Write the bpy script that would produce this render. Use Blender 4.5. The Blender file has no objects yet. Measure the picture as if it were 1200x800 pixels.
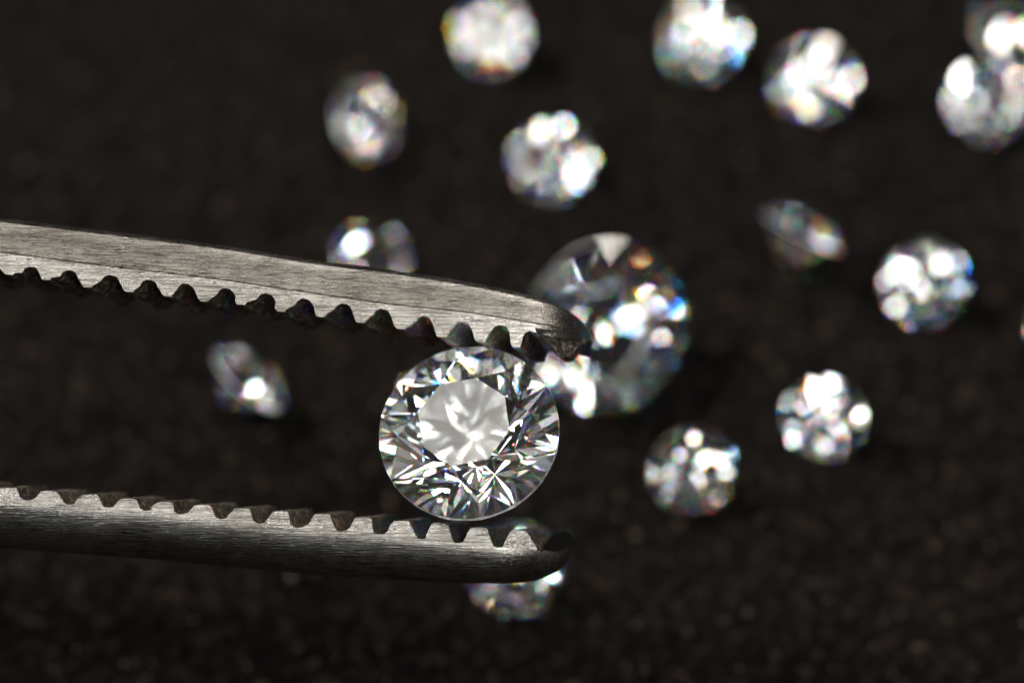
import bpy, bmesh, math, random
import numpy as np
from mathutils import Vector, Matrix
R = math.radians
sc = bpy.context.scene
sc.unit_settings.system = 'METRIC'
sc.unit_settings.scale_length = 0.01          # one unit is one centimetre
col = sc.collection

# ------------------------------------------------------------------ camera
PITCH = R(55)
FOCUS = Vector((0, 0, 1.25))                  # where the held stone and the tweezers are
DIST = 10.0
E1 = Vector((1, 0, 0))                        # picture right
E2 = Vector((0, math.sin(PITCH), math.cos(PITCH)))   # picture up
E3 = Vector((0, math.cos(PITCH), -math.sin(PITCH)))  # away from the camera
K = 2.857 / 1200                              # centimetres per photo pixel at the held stone
cam = bpy.data.cameras.new('camera')
cam.sensor_width = 36
cam.lens = 18 / (1.4285 / DIST)
cam.clip_start, cam.clip_end = 0.05, 500
cam.dof.use_dof = True
cam.dof.focus_distance = DIST
cam.dof.aperture_fstop = 0.5e-3 * cam.lens / 0.25
cam_o = bpy.data.objects.new('camera', cam)
col.objects.link(cam_o)
cam_o.location = FOCUS - E3 * DIST
cam_o.rotation_euler = (R(90) - PITCH, 0, 0)
sc.camera = cam_o

# ------------------------------------------------------------------ world, lamps, exposure
world = bpy.data.worlds.new('World')
sc.world = world
world.use_nodes = True
bg = world.node_tree.nodes['Background']
bg.inputs['Color'].default_value = (1.0, 0.97, 0.93, 1)
bg.inputs['Strength'].default_value = 0.014

def lamp(name, direction, dist, sx, sy, radiance, color):
    l = bpy.data.lights.new(name, 'AREA')
    l.shape = 'RECTANGLE'
    l.size, l.size_y = sx, sy
    l.energy = radiance * math.pi * sx * sy
    l.color = color
    o = bpy.data.objects.new(name, l)
    col.objects.link(o)
    d = Vector(direction).normalized()
    o.location = FOCUS + d * dist
    o.rotation_euler = d.to_track_quat('Z', 'Y').to_euler()
    return o

WARM, COOL = (1.0, 0.94, 0.85), (1.0, 0.985, 0.96)
lamp('overhead_softbox', (-0.26, 0.115, 0.958), 28, 7, 6, 0.7, (1.0, 0.98, 0.94))
lamp('high_fill', (0.366, -0.211, 0.906), 32, 5.5, 5.5, 30, COOL)  # added fill for the steel bevels and crown facets
lamp('key_lamp', (-0.66, 0.34, 0.66), 30, 7, 6, 76, WARM)
lamp('left_fill', (-0.42, -0.44, 0.79), 33, 6.5, 6.5, 17, COOL)  # added fill that whitens facets of the held stone
lamp('front_fill', (0.25, -0.58, 0.77), 34, 4.5, 4.5, 16, COOL)  # added fill that brightens the tooth faces and lower bevel
lamp('top_fill', (0.10, 0.32, 0.94), 34, 7, 6, 7, WARM)  # added fill for the main side of the upper arm
lamp('right_fill', (0.50, 0.50, 0.70), 34, 6, 5, 18, WARM)  # added fill for more glints in the loose stones
# dim unseen fill lamps, added to give the facets grey tones
lamp('left_dim_fill', (-0.95, 0.05, 0.30), 38, 22, 14, 0.40, (1.0, 0.90, 0.78))
lamp('front_dim_fill', (-0.15, -0.86, 0.48), 38, 16, 12, 0.28, (0.80, 0.90, 1.0))
lamp('right_dim_fill', (0.90, -0.25, 0.36), 38, 14, 12, 0.22, (1.0, 0.92, 0.82))

sc.view_settings.view_transform = 'Standard'
sc.view_settings.look = 'None'
sc.view_settings.exposure = 0
sc.view_settings.gamma = 1
sc.view_settings.use_curve_mapping = False
cy = sc.cycles
cy.max_bounces = 20
cy.transmission_bounces = 18
cy.glossy_bounces = 18
cy.diffuse_bounces = 2
cy.caustics_refractive = False
cy.caustics_reflective = False
cy.blur_glossy = 0.0
cy.use_adaptive_sampling = False
cy.sample_clamp_indirect = 30
cy.use_denoising = True

# ------------------------------------------------------------------ node helper
class NT:
    def __init__(self, name):
        self.m = bpy.data.materials.new(name)
        self.m.use_nodes = True
        self.t = self.m.node_tree
        self.t.nodes.clear()
        self.out = self.t.nodes.new('ShaderNodeOutputMaterial')
    def n(self, typ, **kw):
        nd = self.t.nodes.new('ShaderNode' + typ)
        for k, v in kw.items():
            if k.startswith('_'):
                setattr(nd, k[1:], v)
            else:
                self.set(nd.inputs[int(k[1:]) if k[0] == 'i' and k[1:].isdigit() else k.replace('__', ' ')], v)
        return nd
    def set(self, sock, v):
        if isinstance(v, bpy.types.NodeSocket):
            self.t.links.new(v, sock)
        elif isinstance(v, bpy.types.Node):
            self.t.links.new(v.outputs[0], sock)
        else:
            sock.default_value = v
    def math(self, op, a, b=0.0):
        nd = self.t.nodes.new('ShaderNodeMath'); nd.operation = op
        self.set(nd.inputs[0], a); self.set(nd.inputs[1], b)
        return nd
    def ramp(self, fac, stops):
        nd = self.t.nodes.new('ShaderNodeValToRGB')
        el = nd.color_ramp.elements
        while len(el) < len(stops): el.new(0.5)
        for e, (p, c) in zip(el, stops):
            e.position = p; e.color = c if len(c) == 4 else (*c, 1)
        self.set(nd.inputs[0], fac)
        return nd

# ------------------------------------------------------------------ materials
def diamond_material(name, dust=0.0, haze=0.0, rough=0.0):
    b = NT(name)
    # dispersion on entry: five colours of light, each bent a little differently; together they are white
    a3 = None
    for c, i in (((0.58, 0.0, 0.0, 1), 2.401), ((0.42, 0.34, 0.0, 1), 2.410), ((0.0, 0.42, 0.0, 1), 2.420),
                 ((0.0, 0.24, 0.42, 1), 2.431), ((0.0, 0.0, 0.58, 1), 2.445)):
        g = b.n('BsdfRefraction', Color=c, Roughness=rough, IOR=i)
        if a3 is None: a3 = g
        else:
            ad = b.n('AddShader'); b.set(ad.inputs[0], a3); b.set(ad.inputs[1], g); a3 = ad
    a2 = b.n('MixShader')                      # white mirror reflection over the dispersed refraction
    b.set(a2.inputs[0], b.n('Fresnel', IOR=2.42)); b.set(a2.inputs[1], a3)
    b.set(a2.inputs[2], b.n('BsdfGlossy', Color=(1, 1, 1, 1), Roughness=0.0))
    inner = b.n('BsdfGlass', Color=(1, 1, 1, 1), Roughness=rough, IOR=2.42)
    geo = b.n('NewGeometry')
    mx = b.n('MixShader')
    b.set(mx.inputs[0], geo.outputs['Backfacing']); b.set(mx.inputs[1], a2); b.set(mx.inputs[2], inner)
    last = mx
    if dust:
        tc = b.n('TexCoord')
        v = b.n('TexVoronoi', Vector=tc.outputs['Object'], Scale=75.0)
        nz = b.n('TexNoise', Vector=tc.outputs['Object'], Scale=9.0, Detail=4.0)
        s = b.ramp(v.outputs['Distance'], [(0.0, (1, 1, 1)), (0.16, (0, 0, 0))])
        big = b.ramp(nz.outputs['Fac'], [(0.5, (0, 0, 0)), (0.62, (1, 1, 1))])
        f = b.math('MULTIPLY', b.math('MULTIPLY', s, big), dust)
        smear = b.n('TexNoise', Vector=tc.outputs['Object'], Scale=5.0, Detail=6.0, Roughness=0.7)
        f2 = b.math('MULTIPLY', b.ramp(smear.outputs['Fac'], [(0.45, (0, 0, 0)), (0.75, (1, 1, 1))]), 0.05)
        fac = b.math('MAXIMUM', f, f2)
        fac = b.math('MULTIPLY', fac, b.math('SUBTRACT', 1.0, geo.outputs['Backfacing']))
        d = b.n('BsdfDiffuse', Color=(0.7, 0.68, 0.64, 1))
        m2 = b.n('MixShader'); b.set(m2.inputs[0], fac); b.set(m2.inputs[1], mx); b.set(m2.inputs[2], d)
        last = m2
    if haze:                                   # streaked haze added to strengthen the table's pale reflection
        mp = b.n('Mapping', Vector=tc.outputs['Object'], Scale=(3.0, 14.0, 3.0), Rotation=(0, 0, 0.7))
        wn = b.n('TexNoise', Vector=mp, Scale=1.2, Detail=5.0, Roughness=0.65)
        ff = b.n('MapRange', Value=wn.outputs['Fac'])
        ff.inputs['From Min'].default_value = 0.3; ff.inputs['From Max'].default_value = 0.7
        ff.inputs['To Min'].default_value = haze * 0.6; ff.inputs['To Max'].default_value = haze * 1.3
        gl = b.n('BsdfGlossy', Color=(0.95, 0.94, 0.90, 1), Roughness=0.2)
        m3 = b.n('MixShader')
        b.set(m3.inputs[0], b.math('MULTIPLY', ff.outputs[0], b.math('SUBTRACT', 1.0, geo.outputs['Backfacing'])))
        b.set(m3.inputs[1], last); b.set(m3.inputs[2], gl)
        last = m3
    b.set(b.out.inputs[0], last)
    return b.m

def frosted_material():
    b = NT('bruted_girdle')
    b.set(b.out.inputs[0], b.n('BsdfGlass', Color=(0.97, 0.97, 0.97, 1), Roughness=0.35, IOR=2.42))
    return b.m

def steel_material(name, groove=False):
    b = NT(name)
    tc = b.n('TexCoord')
    mp = b.n('Mapping', Vector=tc.outputs['Object'], Scale=(5.0, 200.0, 200.0))
    st = b.n('TexNoise', Vector=mp, Scale=1.0, Detail=3.0, Roughness=0.6)
    mp2 = b.n('Mapping', Vector=tc.outputs['Object'], Scale=(14.0, 480.0, 480.0))
    fine = b.n('TexNoise', Vector=mp2, Scale=1.0, Detail=3.0)
    blot = b.n('TexNoise', Vector=tc.outputs['Object'], Scale=14.0, Detail=6.0, Roughness=0.6)
    c = b.ramp(st.outputs['Fac'], [(0.3, (0.22, 0.207, 0.190)), (0.5, (0.57, 0.541, 0.50)), (0.7, (0.72, 0.69, 0.645))])
    pit = b.n('TexNoise', Vector=tc.outputs['Object'], Scale=60.0, Detail=4.0)
    pm = b.ramp(pit.outputs['Fac'], [(0.68, (1, 1, 1)), (0.74, (0.25, 0.23, 0.2))])
    cm = b.n('Mix', _data_type='RGBA', _blend_type='MULTIPLY')
    cm.inputs[0].default_value = 1.0
    b.set(cm.inputs[6], c.outputs[0]); b.set(cm.inputs[7], pm.outputs[0])
    sm = b.n('TexNoise', Vector=tc.outputs['Object'], Scale=5.0, Detail=7.0, Roughness=0.65)
    smr = b.ramp(sm.outputs['Fac'], [(0.35, (0.66, 0.65, 0.63)), (0.55, (1, 1, 1))])
    smp = b.n('Mapping', Vector=tc.outputs['Object'], Scale=(2.2, 55.0, 55.0), Rotation=(0.0, 0.12, 0.16))
    sc_n = b.n('TexNoise', Vector=smp, Scale=1.0, Detail=2.0)
    scr = b.ramp(b.math('ABSOLUTE', b.math('SUBTRACT', sc_n.outputs['Fac'], 0.5)), [(0.0, (0.45, 0.44, 0.42)), (0.012, (1, 1, 1))])
    c2 = b.n('Mix', _data_type='RGBA', _blend_type='MULTIPLY'); c2.inputs[0].default_value = 1.0
    b.set(c2.inputs[6], cm.outputs[2]); b.set(c2.inputs[7], smr.outputs[0])
    c3 = b.n('Mix', _data_type='RGBA', _blend_type='MULTIPLY'); c3.inputs[0].default_value = 0.7
    b.set(c3.inputs[6], c2.outputs[2]); b.set(c3.inputs[7], scr.outputs[0])
    base = c3.outputs[2]
    ro = b.n('MapRange', Value=b.math('ADD', b.math('MULTIPLY', fine.outputs['Fac'], 0.6), b.math('MULTIPLY', blot.outputs['Fac'], 0.4)))
    ro.inputs['From Min'].default_value = 0.3; ro.inputs['From Max'].default_value = 0.7
    ro.inputs['To Min'].default_value = 0.20; ro.inputs['To Max'].default_value = 0.36
    h = b.math('ADD', b.math('MULTIPLY', st.outputs['Fac'], 0.5), b.math('MULTIPLY', fine.outputs['Fac'], 0.5))
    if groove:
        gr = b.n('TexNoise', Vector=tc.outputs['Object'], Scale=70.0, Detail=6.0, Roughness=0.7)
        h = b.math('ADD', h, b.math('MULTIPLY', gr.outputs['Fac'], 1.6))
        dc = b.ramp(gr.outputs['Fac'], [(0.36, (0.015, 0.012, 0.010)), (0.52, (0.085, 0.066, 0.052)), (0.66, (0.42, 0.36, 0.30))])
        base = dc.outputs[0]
    bp = b.n('Bump', Height=h); bp.inputs['Strength'].default_value = 0.55 if not groove else 0.9; bp.inputs['Distance'].default_value = 0.0042
    p = b.n('BsdfPrincipled', Metallic=1.0 if not groove else 0.2)
    b.set(p.inputs['Base Color'], base); b.set(p.inputs['Roughness'], ro.outputs[0] if not groove else 0.55); b.set(p.inputs['Normal'], bp)
    b.set(b.out.inputs[0], p)
    return b.m

def ground_material():
    b = NT('black_flocked_cloth')
    tc = b.n('TexCoord')
    n1 = b.n('TexNoise', Vector=tc.outputs['Object'], Scale=22.0, Detail=8.0, Roughness=0.75)
    n2 = b.n('TexNoise', Vector=tc.outputs['Object'], Scale=80.0, Detail=5.0, Roughness=0.7)
    mixf = b.math('ADD', b.math('MULTIPLY', n1.outputs['Fac'], 0.65), b.math('MULTIPLY', n2.outputs['Fac'], 0.35))
    c = b.ramp(mixf, [(0.44, (0.0002, 0.00013, 0.0001)), (0.50, (0.0018, 0.0012, 0.0009)), (0.56, (0.0092, 0.0063, 0.0046)), (0.63, (0.10, 0.070, 0.052))])
    bp = b.n('Bump', Height=n2.outputs['Fac']); bp.inputs['Strength'].default_value = 0.8; bp.inputs['Distance'].default_value = 0.01
    p = b.n('BsdfPrincipled', Roughness=0.95)
    p.inputs['Specular IOR Level'].default_value = 0.15
    b.set(p.inputs['Base Color'], c.outputs[0]); b.set(p.inputs['Normal'], bp)
    b.set(b.out.inputs[0], p)
    return b.m

def plain(name, color, rough):
    b = NT(name)
    tc = b.n('TexCoord')
    n1 = b.n('TexNoise', Vector=tc.outputs['Object'], Scale=90.0, Detail=3.0)
    c = b.ramp(n1.outputs['Fac'], [(0.3, tuple(x * 0.7 for x in color)), (0.7, color)])
    p = b.n('BsdfPrincipled', Roughness=rough)
    b.set(p.inputs['Base Color'], c.outputs[0])
    b.set(b.out.inputs[0], p)
    return b.m

M_DIA = diamond_material('clear_diamond')
M_HELD = diamond_material('clear_diamond_with_dust', 0.5)
M_TABLE = diamond_material('clear_diamond_with_added_haze', 0.3, 0.30, 0.24)
M_GIR = frosted_material()
M_STEEL = steel_material('brushed_steel')
M_GROOVE = steel_material('mottled_dark_steel', True)  # dark brown mottled tone for tooth flanks and the upper hook
M_BLACK = plain('near_black', (0.006, 0.005, 0.0045), 0.5)  # near-black tone for the last tooth of the lower arm
M_CLOTH = ground_material()
M_LINT = plain('pale_lint', (0.10, 0.085, 0.07), 0.5)

# ------------------------------------------------------------------ object helpers
def link(name, mesh, parent=None):
    o = bpy.data.objects.new(name, mesh)
    col.objects.link(o)
    if parent: o.parent = parent
    return o
def tag(o, label, cat, group=None):
    o['label'] = label; o['category'] = cat
    if group: o['group'] = group
    return o
def mesh_from(name, verts, faces, mats, idx=None, smooth=None):
    me = bpy.data.meshes.new(name)
    me.from_pydata([tuple(v) for v in verts], [], faces)
    for m in mats: me.materials.append(m)
    if idx is not None: me.polygons.foreach_set('material_index', idx)
    if smooth is not None:
        me.polygons.foreach_set('use_smooth', [True] * len(me.polygons))
        me.update()
        me.set_sharp_from_angle(angle=R(smooth))
    me.validate(); me.update()
    return me

# ------------------------------------------------------------------ ground
def fbm(x, y, seed):
    rng = np.random.default_rng(seed)
    z = np.zeros_like(x)
    for amp, cell in ((0.006, 0.11), (0.006, 0.05), (0.005, 0.026)):
        n = 257
        g = rng.normal(size=(n, n))
        u = (x / cell) % (n - 1); v = (y / cell) % (n - 1)
        i, j = u.astype(int), v.astype(int)
        fu, fv = u - i, v - j
        fu = fu * fu * (3 - 2 * fu); fv = fv * fv * (3 - 2 * fv)
        z += amp * ((g[i, j] * (1 - fu) + g[i + 1, j] * fu) * (1 - fv) + (g[i, j + 1] * (1 - fu) + g[i + 1, j + 1] * fu) * fv)
    return z
def build_ground():
    fine = np.linspace(-2.6, 2.6, 420)
    xs = np.concatenate(([-40, -15, -6, -3.4], fine, [3.4, 6, 15, 40]))
    ys = np.concatenate(([-40, -15, -6, -3.2], fine + 0.6, [4.2, 7, 15, 40]))
    X, Y = np.meshgrid(xs, ys, indexing='ij')
    Z = fbm(X + 50, Y + 50, 4)
    inside = (np.abs(X) < 2.61) & (np.abs(Y - 0.6) < 2.61)
    Z = np.where(inside, Z, 0) - 0.008
    nx, ny = len(xs), len(ys)
    v = np.stack([X.ravel(), Y.ravel(), Z.ravel()], 1)
    i = np.arange(nx - 1)[:, None] * ny + np.arange(ny - 1)[None]
    f = np.stack([i, i + ny, i + ny + 1, i + 1], -1).reshape(-1, 4)
    me = mesh_from('ground', v.tolist(), f.tolist(), [M_CLOTH])
    me.polygons.foreach_set('use_smooth', [True] * len(me.polygons))
    g = link('ground', me)
    g['kind'] = 'structure'
    g['label'] = 'black grainy flocked cloth under the scattered stones'
build_ground()

# ------------------------------------------------------------------ round brilliant
def brilliant(D, table=0.53, crown=34.5, pav=40.8, girdle=0.03, lower=0.77, star=0.52):
    """Meshes for table, crown, girdle and pavilion; girdle plane at z = 0, table towards +z."""
    Rr = D / 2; rt = Rr * table
    tc_, tp = math.tan(R(crown)), math.tan(R(pav))
    c8 = math.cos(R(22.5))
    zg = girdle * D / 2
    h = zg + (Rr - rt) * tc_
    rs = rt * c8 + star * (Rr - rt * c8)
    zs = h - (rs * c8 - rt) * tc_
    zc = -zg - Rr * tp
    rl = (1 - lower) * Rr
    zl = zc + rl * c8 * tp
    P = lambda r, a, z: Vector((r * math.cos(R(a)), r * math.sin(R(a)), z))
    T = [P(rt, 45 * k, h) for k in range(8)]
    S = [P(rs, 45 * k + 22.5, zs) for k in range(8)]
    L = [P(rl, 45 * k + 22.5, zl) for k in range(8)]
    C = Vector((0, 0, zc))
    N = 4
    def arc(apex, a0, a1, z):
        A, B = P(Rr, a0, z), P(Rr, a1, z)
        n = (A - apex).cross(B - apex)
        pts = []
        for i in range(N + 1):
            q = P(Rr, a0 + (a1 - a0) * i / N, 0)
            q.z = apex.z - (n.x * (q.x - apex.x) + n.y * (q.y - apex.y)) / n.z
            pts.append(q)
        return pts
    top, bot = [], []
    cv, cf, pv, pf = [], [], [], []
    def add(V, F, pts):
        F.append(list(range(len(V), len(V) + len(pts)))); V.extend(pts)
    for k in range(8):
        a = 45 * k
        add(cv, cf, [T[k], T[(k + 1) % 8], S[k]][::-1] if False else [T[k], S[k], T[(k + 1) % 8]])
        add(cv, cf, [T[k], S[k - 1], P(Rr, a, zg), S[k]])
        for a0 in (a, a + 22.5):
            t = arc(S[k], a0, a0 + 22.5, zg)
            add(cv, cf, [S[k]] + t)
            top += t[:-1]
            bb = arc(L[k], a0, a0 + 22.5, -zg)
            add(pv, pf, [L[k]] + bb[::-1])
            bot += bb[:-1]
        add(pv, pf, [C, L[k], P(Rr, a, -zg), L[k - 1]])
    n = len(top)
    gv = top + bot
    gf = [[i, n + i, n + (i + 1) % n, (i + 1) % n] for i in range(n)]
    me = {}
    me['table'] = (T, [list(range(8))])
    me['crown'] = (cv, cf); me['girdle'] = (gv, gf); me['pavilion'] = (pv, pf)
    return me
def uneven(p):
    """hand cutting: every corner off the girdle sits a little out of true, the same for all facets that share it"""
    r = math.hypot(p.x, p.y)
    if r > 0.485: return Vector(p)
    q = random.Random(f'{p.x:.4f} {p.y:.4f} {p.z:.4f}'.replace('-0.0000', '0.0000'))
    k = 0.006
    return Vector((p.x + q.uniform(-k, k), p.y + q.uniform(-k, k), p.z + (q.uniform(-k, k) * 0.5 if not (p.z > 0.1 and r < 0.3) else 0)))
def gem_meshes(name, mat, **kw):
    out = {}
    for part, (v, f) in brilliant(1.0, **kw).items():
        # make every face point outwards (the stone is convex about its axis)
        v = [uneven(p) for p in v]
        ff = []
        for q in f:
            n = Vector((0, 0, 0))
            for i in range(len(q)):
                a, b_ = v[q[i]], v[q[(i + 1) % len(q)]]
                n += a.cross(b_)
            c = sum((v[i] for i in q), Vector()) / len(q)
            ff.append(q if n.dot(c - Vector((0, 0, -0.05))) > 0 else q[::-1])
        out[part] = mesh_from(part, v, ff, [M_GIR if part == 'girdle' else mat])
    return out
GEM = gem_meshes('small', M_DIA)
GEM_PTS = [Vector(v.co) for m in GEM.values() for v in m.vertices]

def place_gem(root, D, rot, loc):
    root.matrix_world = Matrix.Translation(loc) @ rot.to_4x4() @ Matrix.Scale(D, 4)
def make_gem(meshes):
    root = bpy.data.objects.new('diamond', None)
    root.empty_display_size = 0.3
    col.objects.link(root)
    for part in ('table', 'crown', 'girdle', 'pavilion'):
        link(part, meshes[part], root)
    return root
def copy_gem(src):
    r = src.copy(); col.objects.link(r)
    for ch in src.children:
        c = ch.copy(); col.objects.link(c); c.parent = r
    return r
def axis_rot(axis, spin):
    return Vector(axis).to_track_quat('Z', 'Y').to_matrix() @ Matrix.Rotation(R(spin), 3, 'Z')

# held stone
HELD = gem_meshes('held', M_HELD, table=0.52, crown=36.0, pav=40.6, girdle=0.045)
HELD['table'].materials.clear(); HELD['table'].materials.append(M_TABLE)
held = make_gem(HELD)
tag(held, 'sharp large round brilliant diamond gripped between the two tweezer arms', 'diamond')
def img(px, py, depth=0.0):
    """Point at photo pixel scale in the plane of the held stone; depth in the same pixels, away from the camera."""
    return FOCUS + E1 * ((px - 600) * K) - E2 * ((py - 400) * K) + E3 * (depth * K)
TILT, TAZ = R(22), R(112)
nrm = -E3 * math.cos(TILT) + (E1 * math.cos(TAZ) + E2 * math.sin(TAZ)) * math.sin(TILT)
place_gem(held, 214 * K, axis_rot(nrm, 14), img(549.5, 507.5, 15))

# loose stones on the cloth
def on_ground(px, py, z):
    o = cam_o.location
    d = (img(px, py) - o)
    return o + d * ((z - o.z) / d.z)
LOOSE = [  # px, py, diameter mm, pose, azimuth the table faces, spin, label
    (575, 42, 2.65, 'P', -118.6, 37.0, 'diamond at the top edge, left of the other stones cut by that edge'),
    (823, 46, 2.75, 'P', -85.8, 18.5, 'bright white diamond at the top edge, middle of the top row'),
    (954, 95, 2.75, 'P', -85.9, 12.9, 'diamond near the top edge, just below and right of the bright top middle stone'),
    (1160, 118, 2.75, 'P', -94.6, 38.1, 'bright diamond at the right edge of the photo near the top corner'),
    (1186, 22, 2.5, 'T', 8.2, 4.1, 'diamond in the very top right corner, partly behind the one below it'),
    (430, 140, 2.6, 'P', -30.4, 39.0, 'oval looking diamond standing alone at upper left, farthest left of the upper stones'),
    (647, 188, 2.7, 'P', -93.7, 16.0, 'bright white diamond above the big blurred stone'),
    (435, 292, 2.4, 'T', 4.9, 44.5, 'diamond half hidden behind the upper tweezer arm'),
    (940, 271, 2.8, 'P', 55.4, 32.7, 'small diamond lying on its side, right of the big blurred stone'),
    (1084, 333, 2.75, 'P', -86.2, 31.5, 'round diamond full of glints beside the right edge, just below the side-lying stone'),
    (965, 490, 2.6, 'P', -109.9, 33.4, 'diamond with a ring of round glints, standing rightmost below the middle of the photo'),
    (812, 551, 2.75, 'P', -73.1, 24.4, 'diamond full of small glints, nearest stone right of the tweezer tips'),
    (292, 444, 2.8, 'P', 32.8, 37.1, 'diamond lying on its side between the two tweezer arms'),
    (710, 383, 5.45, 'P', -60.0, 12.0, 'largest blurred diamond behind the tip of the upper tweezer arm'),
    (604, 668, 3.0, 'P', -75.1, 20.1, 'diamond mostly covered by the tip of the lower tweezer arm'),
    (1252, 372, 2.6, 'T', -5.3, 39.1, 'diamond cut off by the right edge with only a sliver showing'),
    (496, 474, 2.2, 'P', -149.1, 10.2, 'diamond peeking out from behind the left rim of the held diamond'),
]
first = None
for px, py, mm, pose, az, spin, lab in LOOSE:
    D = mm / 10
    if pose == 'T':
        ax = Vector((0.02, 0.03, -1))
    else:
        t = R(49.0)
        ax = Vector((math.sin(t) * math.cos(R(az)), math.sin(t) * math.sin(R(az)), math.cos(t)))
    rot = axis_rot(ax, spin)
    pts = [rot @ (p * D) for p in GEM_PTS]
    lo, hi = min(p.z for p in pts), max(p.z for p in pts)
    ctr = Vector([(min(p[i] for p in pts) + max(p[i] for p in pts)) / 2 for i in range(3)])
    g = on_ground(px, py, (hi - lo) / 2)
    if first is None:
        first = make_gem(GEM); r = first
    else:
        r = copy_gem(first)
    place_gem(r, D, rot, (g.x - ctr.x, g.y - ctr.y, -lo + 0.002))
    tag(r, lab, 'diamond', 'loose diamonds scattered on the black cloth')

# ------------------------------------------------------------------ tweezers
tw = bpy.data.objects.new('tweezers', None)
col.objects.link(tw)
tw.location = img(300, 470, 50)
tag(tw, 'brushed steel gem tweezers with toothed jaws holding the diamond', 'tweezers')
TWI = Matrix.Translation(tw.location).inverted()

def interp(pts):
    xs = [p[0] for p in pts]; ys = [p[1] for p in pts]
    # monotone-ish cubic through the points (Catmull-Rom tangents)
    m = np.gradient(np.array(ys, float), np.array(xs, float))
    def f(x):
        if x <= xs[0]: return ys[0] + m[0] * (x - xs[0])
        if x >= xs[-1]: return ys[-1] + m[-1] * (x - xs[-1])
        i = max(j for j in range(len(xs) - 1) if xs[j] <= x)
        h = xs[i + 1] - xs[i]; t = (x - xs[i]) / h
        return ((2*t**3 - 3*t**2 + 1) * ys[i] + (t**3 - 2*t**2 + t) * h * m[i] + (-2*t**3 + 3*t**2) * ys[i+1] + (t**3 - t**2) * h * m[i+1])
    return f

WID = 105.0      # arm width away from the camera, in photo pixels
def arm_mesh(name, xs, section):
    """section(x) -> list of (y, depth) round the arm; far x shift handled inside."""
    rings = [section(x) for x in xs]
    n = len(rings[0])
    V, F = [], []
    for r in rings:
        for (x, y, d) in r: V.append(TWI @ img(x, y, d))
    for i in range(len(xs) - 1):
        for j in range(n):
            a, b_ = i * n + j, i * n + (j + 1) % n
            F.append([a, b_, b_ + n, a + n])
    F.append(list(range(n))[::-1]); F.append(list(range((len(xs) - 1) * n, len(xs) * n)))
    me = mesh_from(name, V, F, [M_STEEL], smooth=28)
    bm = bmesh.new(); bm.from_mesh(me); bmesh.ops.recalc_face_normals(bm, faces=bm.faces); bm.to_mesh(me); bm.free()
    return me

# ---- upper arm
u_top = interp([(-600, 205), (-200, 238), (0, 255), (133, 271), (267, 288), (360, 303), (460, 316), (560, 332), (607, 342), (647, 354), (670, 366), (684, 377), (694, 392)])
u_ridge = interp([(-600, 232), (-200, 272), (0, 295), (133, 312), (267, 328), (360, 342), (460, 356), (560, 367), (620, 377), (660, 384), (684, 391), (694, 397)])
u_root = interp([(-600, 250), (-200, 290), (0, 310), (82, 317), (175, 328), (265, 338), (357, 350), (448, 362), (542, 377), (587, 381), (623, 388), (650, 395), (684, 398), (694, 399)])
def u_round(x): return 0 if x < 612 else 95 * (1 - math.sqrt(max(0.0, 1 - ((x - 612) / 84) ** 2)))
def u_near(x, y):
    """depth of the near side at height y: flat lower bevel, ridge, then the main side leaning back"""
    yr, yt = u_ridge(x), u_top(x)
    if y >= yr: return u_round(x) + 0.9 + (y - yr) * -0.20
    return u_round(x) + (yr - y) * 0.62
U_DY, U_DX = 20.0, 30.0
def u_section(x):
    t, rd, ro = u_top(x), u_ridge(x), u_root(x)
    rr = min(9.0, (rd - t) * 0.4)
    s = []
    s.append((x, ro, u_near(x, ro)))
    s.append((x, (rd * 0.5 + ro * 0.5), u_near(x, rd * 0.5 + ro * 0.5)))
    s.append((x, rd + 1.3, u_near(x, rd + 1.3)))
    s.append((x, rd - 0.4, u_round(x)))
    for q in (0.25, 0.5, 0.75, 1.0):
        y = rd + (t + rr - rd) * q
        s.append((x, y, u_near(x, y) + 2.2 * (q ** 3)))
    y0 = t + rr; d0 = u_near(x, y0) + 2.2
    for a in (25, 50, 75, 90):
        s.append((x, y0 - rr * math.sin(R(a)), d0 + rr * 1.4 * (1 - math.cos(R(a)))))
    far = WID + u_round(x) * -0.3
    s.append((x, t + 3, far - 12)); s.append((x, t + 8, far))
    s.append((x, ro + U_DY, far))
    return s
# ---- lower arm
l_tip = interp([(-600, 517), (-200, 552), (10, 570), (105, 578), (193, 587), (283, 594), (377, 601), (470, 609), (560, 617), (607, 621), (660, 624), (674, 626)])
l_root = interp([(-600, 525), (-200, 567), (30, 586), (80, 591), (170, 598), (258, 608), (347, 618), (443, 626), (535, 636), (582, 641), (633, 645), (660, 647), (674, 640)])
l_bot = interp([(-600, 585), (-200, 627), (0, 646), (167, 658), (360, 676), (460, 682), (560, 686), (610, 685), (640, 679), (658, 669), (668, 657), (674, 642)])
def l_round(x): return 0 if x < 572 else 88 * (1 - math.sqrt(max(0.0, 1 - ((x - 572) / 106) ** 2)))
def l_near(x, y):
    return l_round(x) + max(0.0, (l_root(x) + 4 - y)) * 0.20
L_DY, L_DX = 3.0, 24.0
def l_section(x):
    ro, bo = l_root(x), l_bot(x)
    s = [(x, ro, l_near(x, ro))]
    y1 = ro + min(4.0, (bo - ro) * 0.2)
    s.append((x, y1, l_near(x, y1)))
    H = bo - y1
    for a in (8, 16, 24, 32, 40, 48, 56, 64, 72, 81, 90):
        q = a / 90.0
        s.append((x, y1 + H * math.sin(R(a)), l_near(x, y1) + 0.15 * H * math.sin(R(a)) + 0.85 * H * (1 - math.cos(R(a)))))
    far = WID - l_round(x) * 0.3
    s.append((x, bo - 2, far - 10)); s.append((x, bo - 8 if bo - 8 > ro + 2 else ro + 3, far))
    s.append((x, ro + L_DY, far))
    return s

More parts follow.
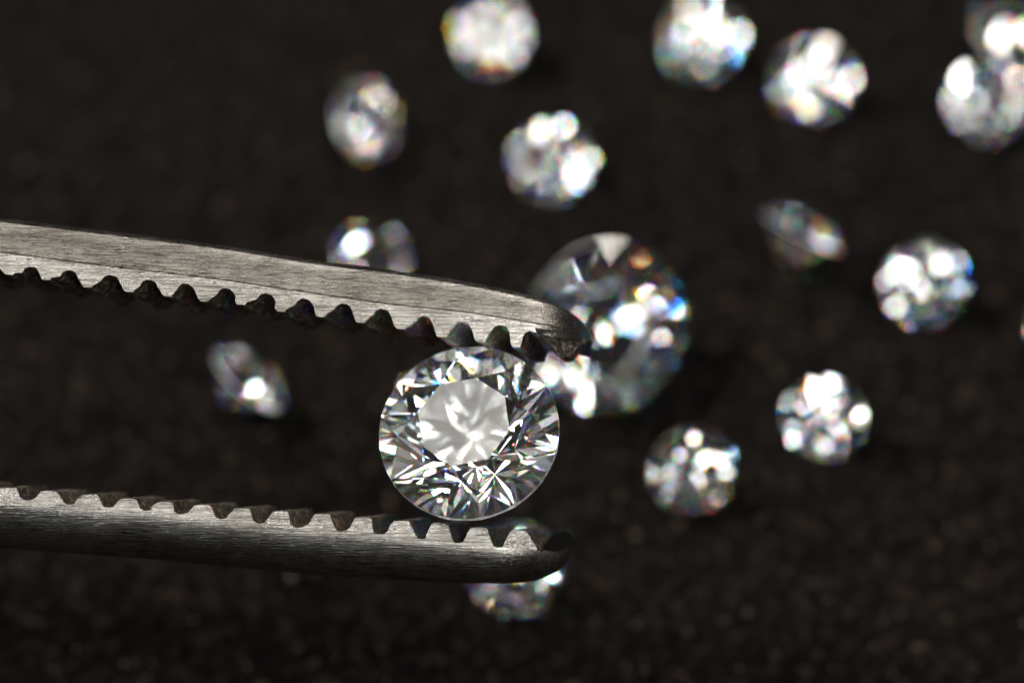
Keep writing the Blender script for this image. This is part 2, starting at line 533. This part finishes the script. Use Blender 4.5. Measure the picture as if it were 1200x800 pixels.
xs_u = list(np.linspace(-1200, 0, 26)) + list(np.linspace(8, 600, 75)) + list(np.linspace(604, 680, 20)) + [684, 687, 690, 692.5, 694]
upper = link('arm', arm_mesh('upper_arm', xs_u, u_section), tw)
upper['label'] = 'upper steel arm, brightly lit, its teeth hanging down'
xs_l = list(np.linspace(-1200, 0, 26)) + list(np.linspace(8, 580, 72)) + list(np.linspace(584, 660, 20)) + [664, 667, 670, 672, 673.5]
lower = link('arm', arm_mesh('lower_arm', xs_l, l_section), tw)
lower['label'] = 'lower steel arm, dark along its underside, its teeth pointing up'

# ---- teeth: a profile in the near plane swept to the far side
def tooth(name, prof, near, dx, dy, parent, slot=0):
    """prof: (x, y) points from gullet to gullet along the tooth edge; the first and last lie on the root line"""
    n = len(prof)
    V, F, I = [], [], []
    steps = (0.0, 0.04, 0.22, 0.42, 0.62, 0.82, 1.0)
    for k, s in enumerate(steps):
        for i, (x, y) in enumerate(prof):
            d0 = near(x, y)
            inset = 0.8 if k == 0 else 0.0    # softened edge on the near side
            x0, y0 = prof[0]; x1, y1 = prof[-1]
            yr = y0 + (y1 - y0) * ((x - x0) / (x1 - x0))
            if 0 < i < n - 1 and k == 0: y = y + (yr - y) * min(1, inset / max(6.0, abs(y - yr)))
            if k > 1 and 0 < i < n - 1: x += rng.uniform(-0.9, 0.9); y += rng.uniform(-0.9, 0.9)
            V.append(TWI @ img(x + dx * s, y + dy * s, d0 + (WID - 4 - d0) * s))
    for k in range(len(steps) - 1):
        for i in range(n - 1):
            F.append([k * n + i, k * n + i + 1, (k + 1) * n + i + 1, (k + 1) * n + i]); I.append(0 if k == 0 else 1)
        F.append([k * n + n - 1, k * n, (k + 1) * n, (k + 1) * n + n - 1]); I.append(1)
    F.append(list(range(n))[::-1]); I.append(0)
    F.append([(len(steps) - 1) * n + i for i in range(n)]); I.append(1)
    if slot: I = [slot] * len(I)
    me = mesh_from(name, V, F, [M_STEEL, M_GROOVE, M_BLACK], I, smooth=18)
    bm = bmesh.new(); bm.from_mesh(me); bmesh.ops.recalc_face_normals(bm, faces=bm.faces); bm.to_mesh(me); bm.free()
    return link(name, me, parent)

rng = random.Random(3)
u_notch = [(-8, 308), (37, 314), (82, 317), (130, 323), (175, 328), (218, 333), (265, 338), (312, 344), (357, 350), (403, 357), (448, 362), (497, 370), (542, 377), (587, 381), (623, 388)]
u_tipp = [(12, 323), (55, 329), (104, 338), (152, 343), (197, 348), (240, 354), (283, 358), (330, 366), (376, 372), (423, 379), (470, 386), (517, 395), (563, 401), (605, 407)]
for i in range(-6, 0):
    u_notch.insert(0, (u_notch[0][0] - 45, u_root(u_notch[0][0] - 45)))
    u_tipp.insert(0, (u_tipp[0][0] - 45, u_tipp[0][1] - 4.6))
for (n0, t0, n1) in zip(u_notch[:-1], u_tipp, u_notch[1:]):
    xa, xb = n0[0] + 3, n1[0] - 3
    ra, rb = u_root(xa), u_root(xb)
    tx, ty = t0
    j = lambda s: rng.uniform(-s, s)
    prof = [(xa, ra), (xa + 4, ra + 2.5 + j(.5)), (xa + 7.5 + j(.7), ra + 9), (tx - 7 + j(1), ty - 4 + j(.6)), (tx - 5, ty - 0.6),
            (tx + 4, ty + j(.4)), (tx + 6 + j(.7), ty - 2.6), (xb - 8 + j(.7), rb + 8), (xb - 4.5, rb + 2.5 + j(.4)), (xb, rb)]
    tooth('tooth', prof, u_near, U_DX, U_DY, upper)
# the hooked last tooth of the upper arm
prof = [(627, u_root(627) - 5), (629, u_root(629)), (634, u_root(634) + 2), (641, 401), (648, 409), (655, 417), (661, 420), (668, 419), (673, 413), (679, 406), (686, 402), (690, u_root(690) + 0.5), (690.5, u_root(690.5) - 4), (672, u_root(672) - 9), (650, u_root(650) - 8)]
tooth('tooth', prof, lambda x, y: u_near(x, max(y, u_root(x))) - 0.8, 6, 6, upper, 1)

l_notch = [(-14, 582), (30, 586), (80, 591), (125, 594.5), (170, 598), (210, 602), (258, 608), (303, 612.5), (347, 618), (398, 622), (443, 626), (492, 631), (535, 636), (582, 641), (633, 645)]
l_tipp = [(10, 570), (57, 574), (105, 578), (150, 583), (193, 587), (237, 591), (283, 594.5), (328, 598), (377, 601), (425, 605), (470, 609), (515, 612), (560, 617), (607, 621)]
for i in range(-6, 0):
    l_notch.insert(0, (l_notch[0][0] - 45, l_root(l_notch[0][0] - 45)))
    l_tipp.insert(0, (l_tipp[0][0] - 45, l_tipp[0][1] - 3.9))
for (n0, t0, n1) in zip(l_notch[:-1], l_tipp, l_notch[1:]):
    xa, xb = n0[0] + 1, n1[0] - 1
    ra, rb = l_root(xa), l_root(xb)
    tx, ty = t0
    j = lambda s: rng.uniform(-s, s)
    prof = [(xa, ra), (xa + 6, ra - 1.0 + j(.4)), (tx - 16 + j(1), ra + (ty - ra) * 0.30), (tx - 12 + j(1), ra + (ty - ra) * 0.72), (tx - 9 + j(.8), ty + 0.7 + j(.4)),
            (tx - 2, ty + j(.4)), (tx + 8 + j(.8), ty + 0.6 + j(.4)), (tx + 10 + j(.6), ty + 2.6), (xb - 5 + j(.7), rb + (ty - rb) * 0.22), (xb - 2, rb - 0.8), (xb, rb)]
    tooth('tooth', prof, l_near, L_DX, L_DY, lower)
prof = [(633, l_root(633) + 5), (634.5, l_root(634.5)), (638, l_root(638) - 4), (643, 634), (648, 628), (653, 625), (660, 623.5), (667, 625), (671, 628), (672.5, 634), (673, 643), (664, 652), (646, 652)]
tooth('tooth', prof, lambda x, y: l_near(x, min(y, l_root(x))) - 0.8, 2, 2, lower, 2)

# ------------------------------------------------------------------ lint on the cloth
bm = bmesh.new()
rng = random.Random(11)
spots = [(397, 520, .012), (1040, 414, .011), (595, 270, .01), (1024, 757, .008), (1160, 640, .007), (342, 676, .014), (30, 195, .012), (290, 780, .008)]
spots += [(rng.uniform(-40, 1240), rng.uniform(-40, 860), rng.choice((.003, .004, .005, .006, .009))) for _ in range(420)]
for px, py, r in spots:
    m = Matrix.Translation(on_ground(px, py, r * 0.8)) @ Matrix.Rotation(rng.uniform(0, 6), 4, 'Z') @ Matrix.Diagonal((r, r * rng.uniform(.6, 1), r * .8, 1))
    bmesh.ops.create_icosphere(bm, subdivisions=1, radius=1, matrix=m)
me = bpy.data.meshes.new('lint'); bm.to_mesh(me); bm.free(); me.materials.append(M_LINT)
lint = link('lint', me); lint['kind'] = 'stuff'
lint['label'] = 'pale specks of lint strewn over the black cloth'
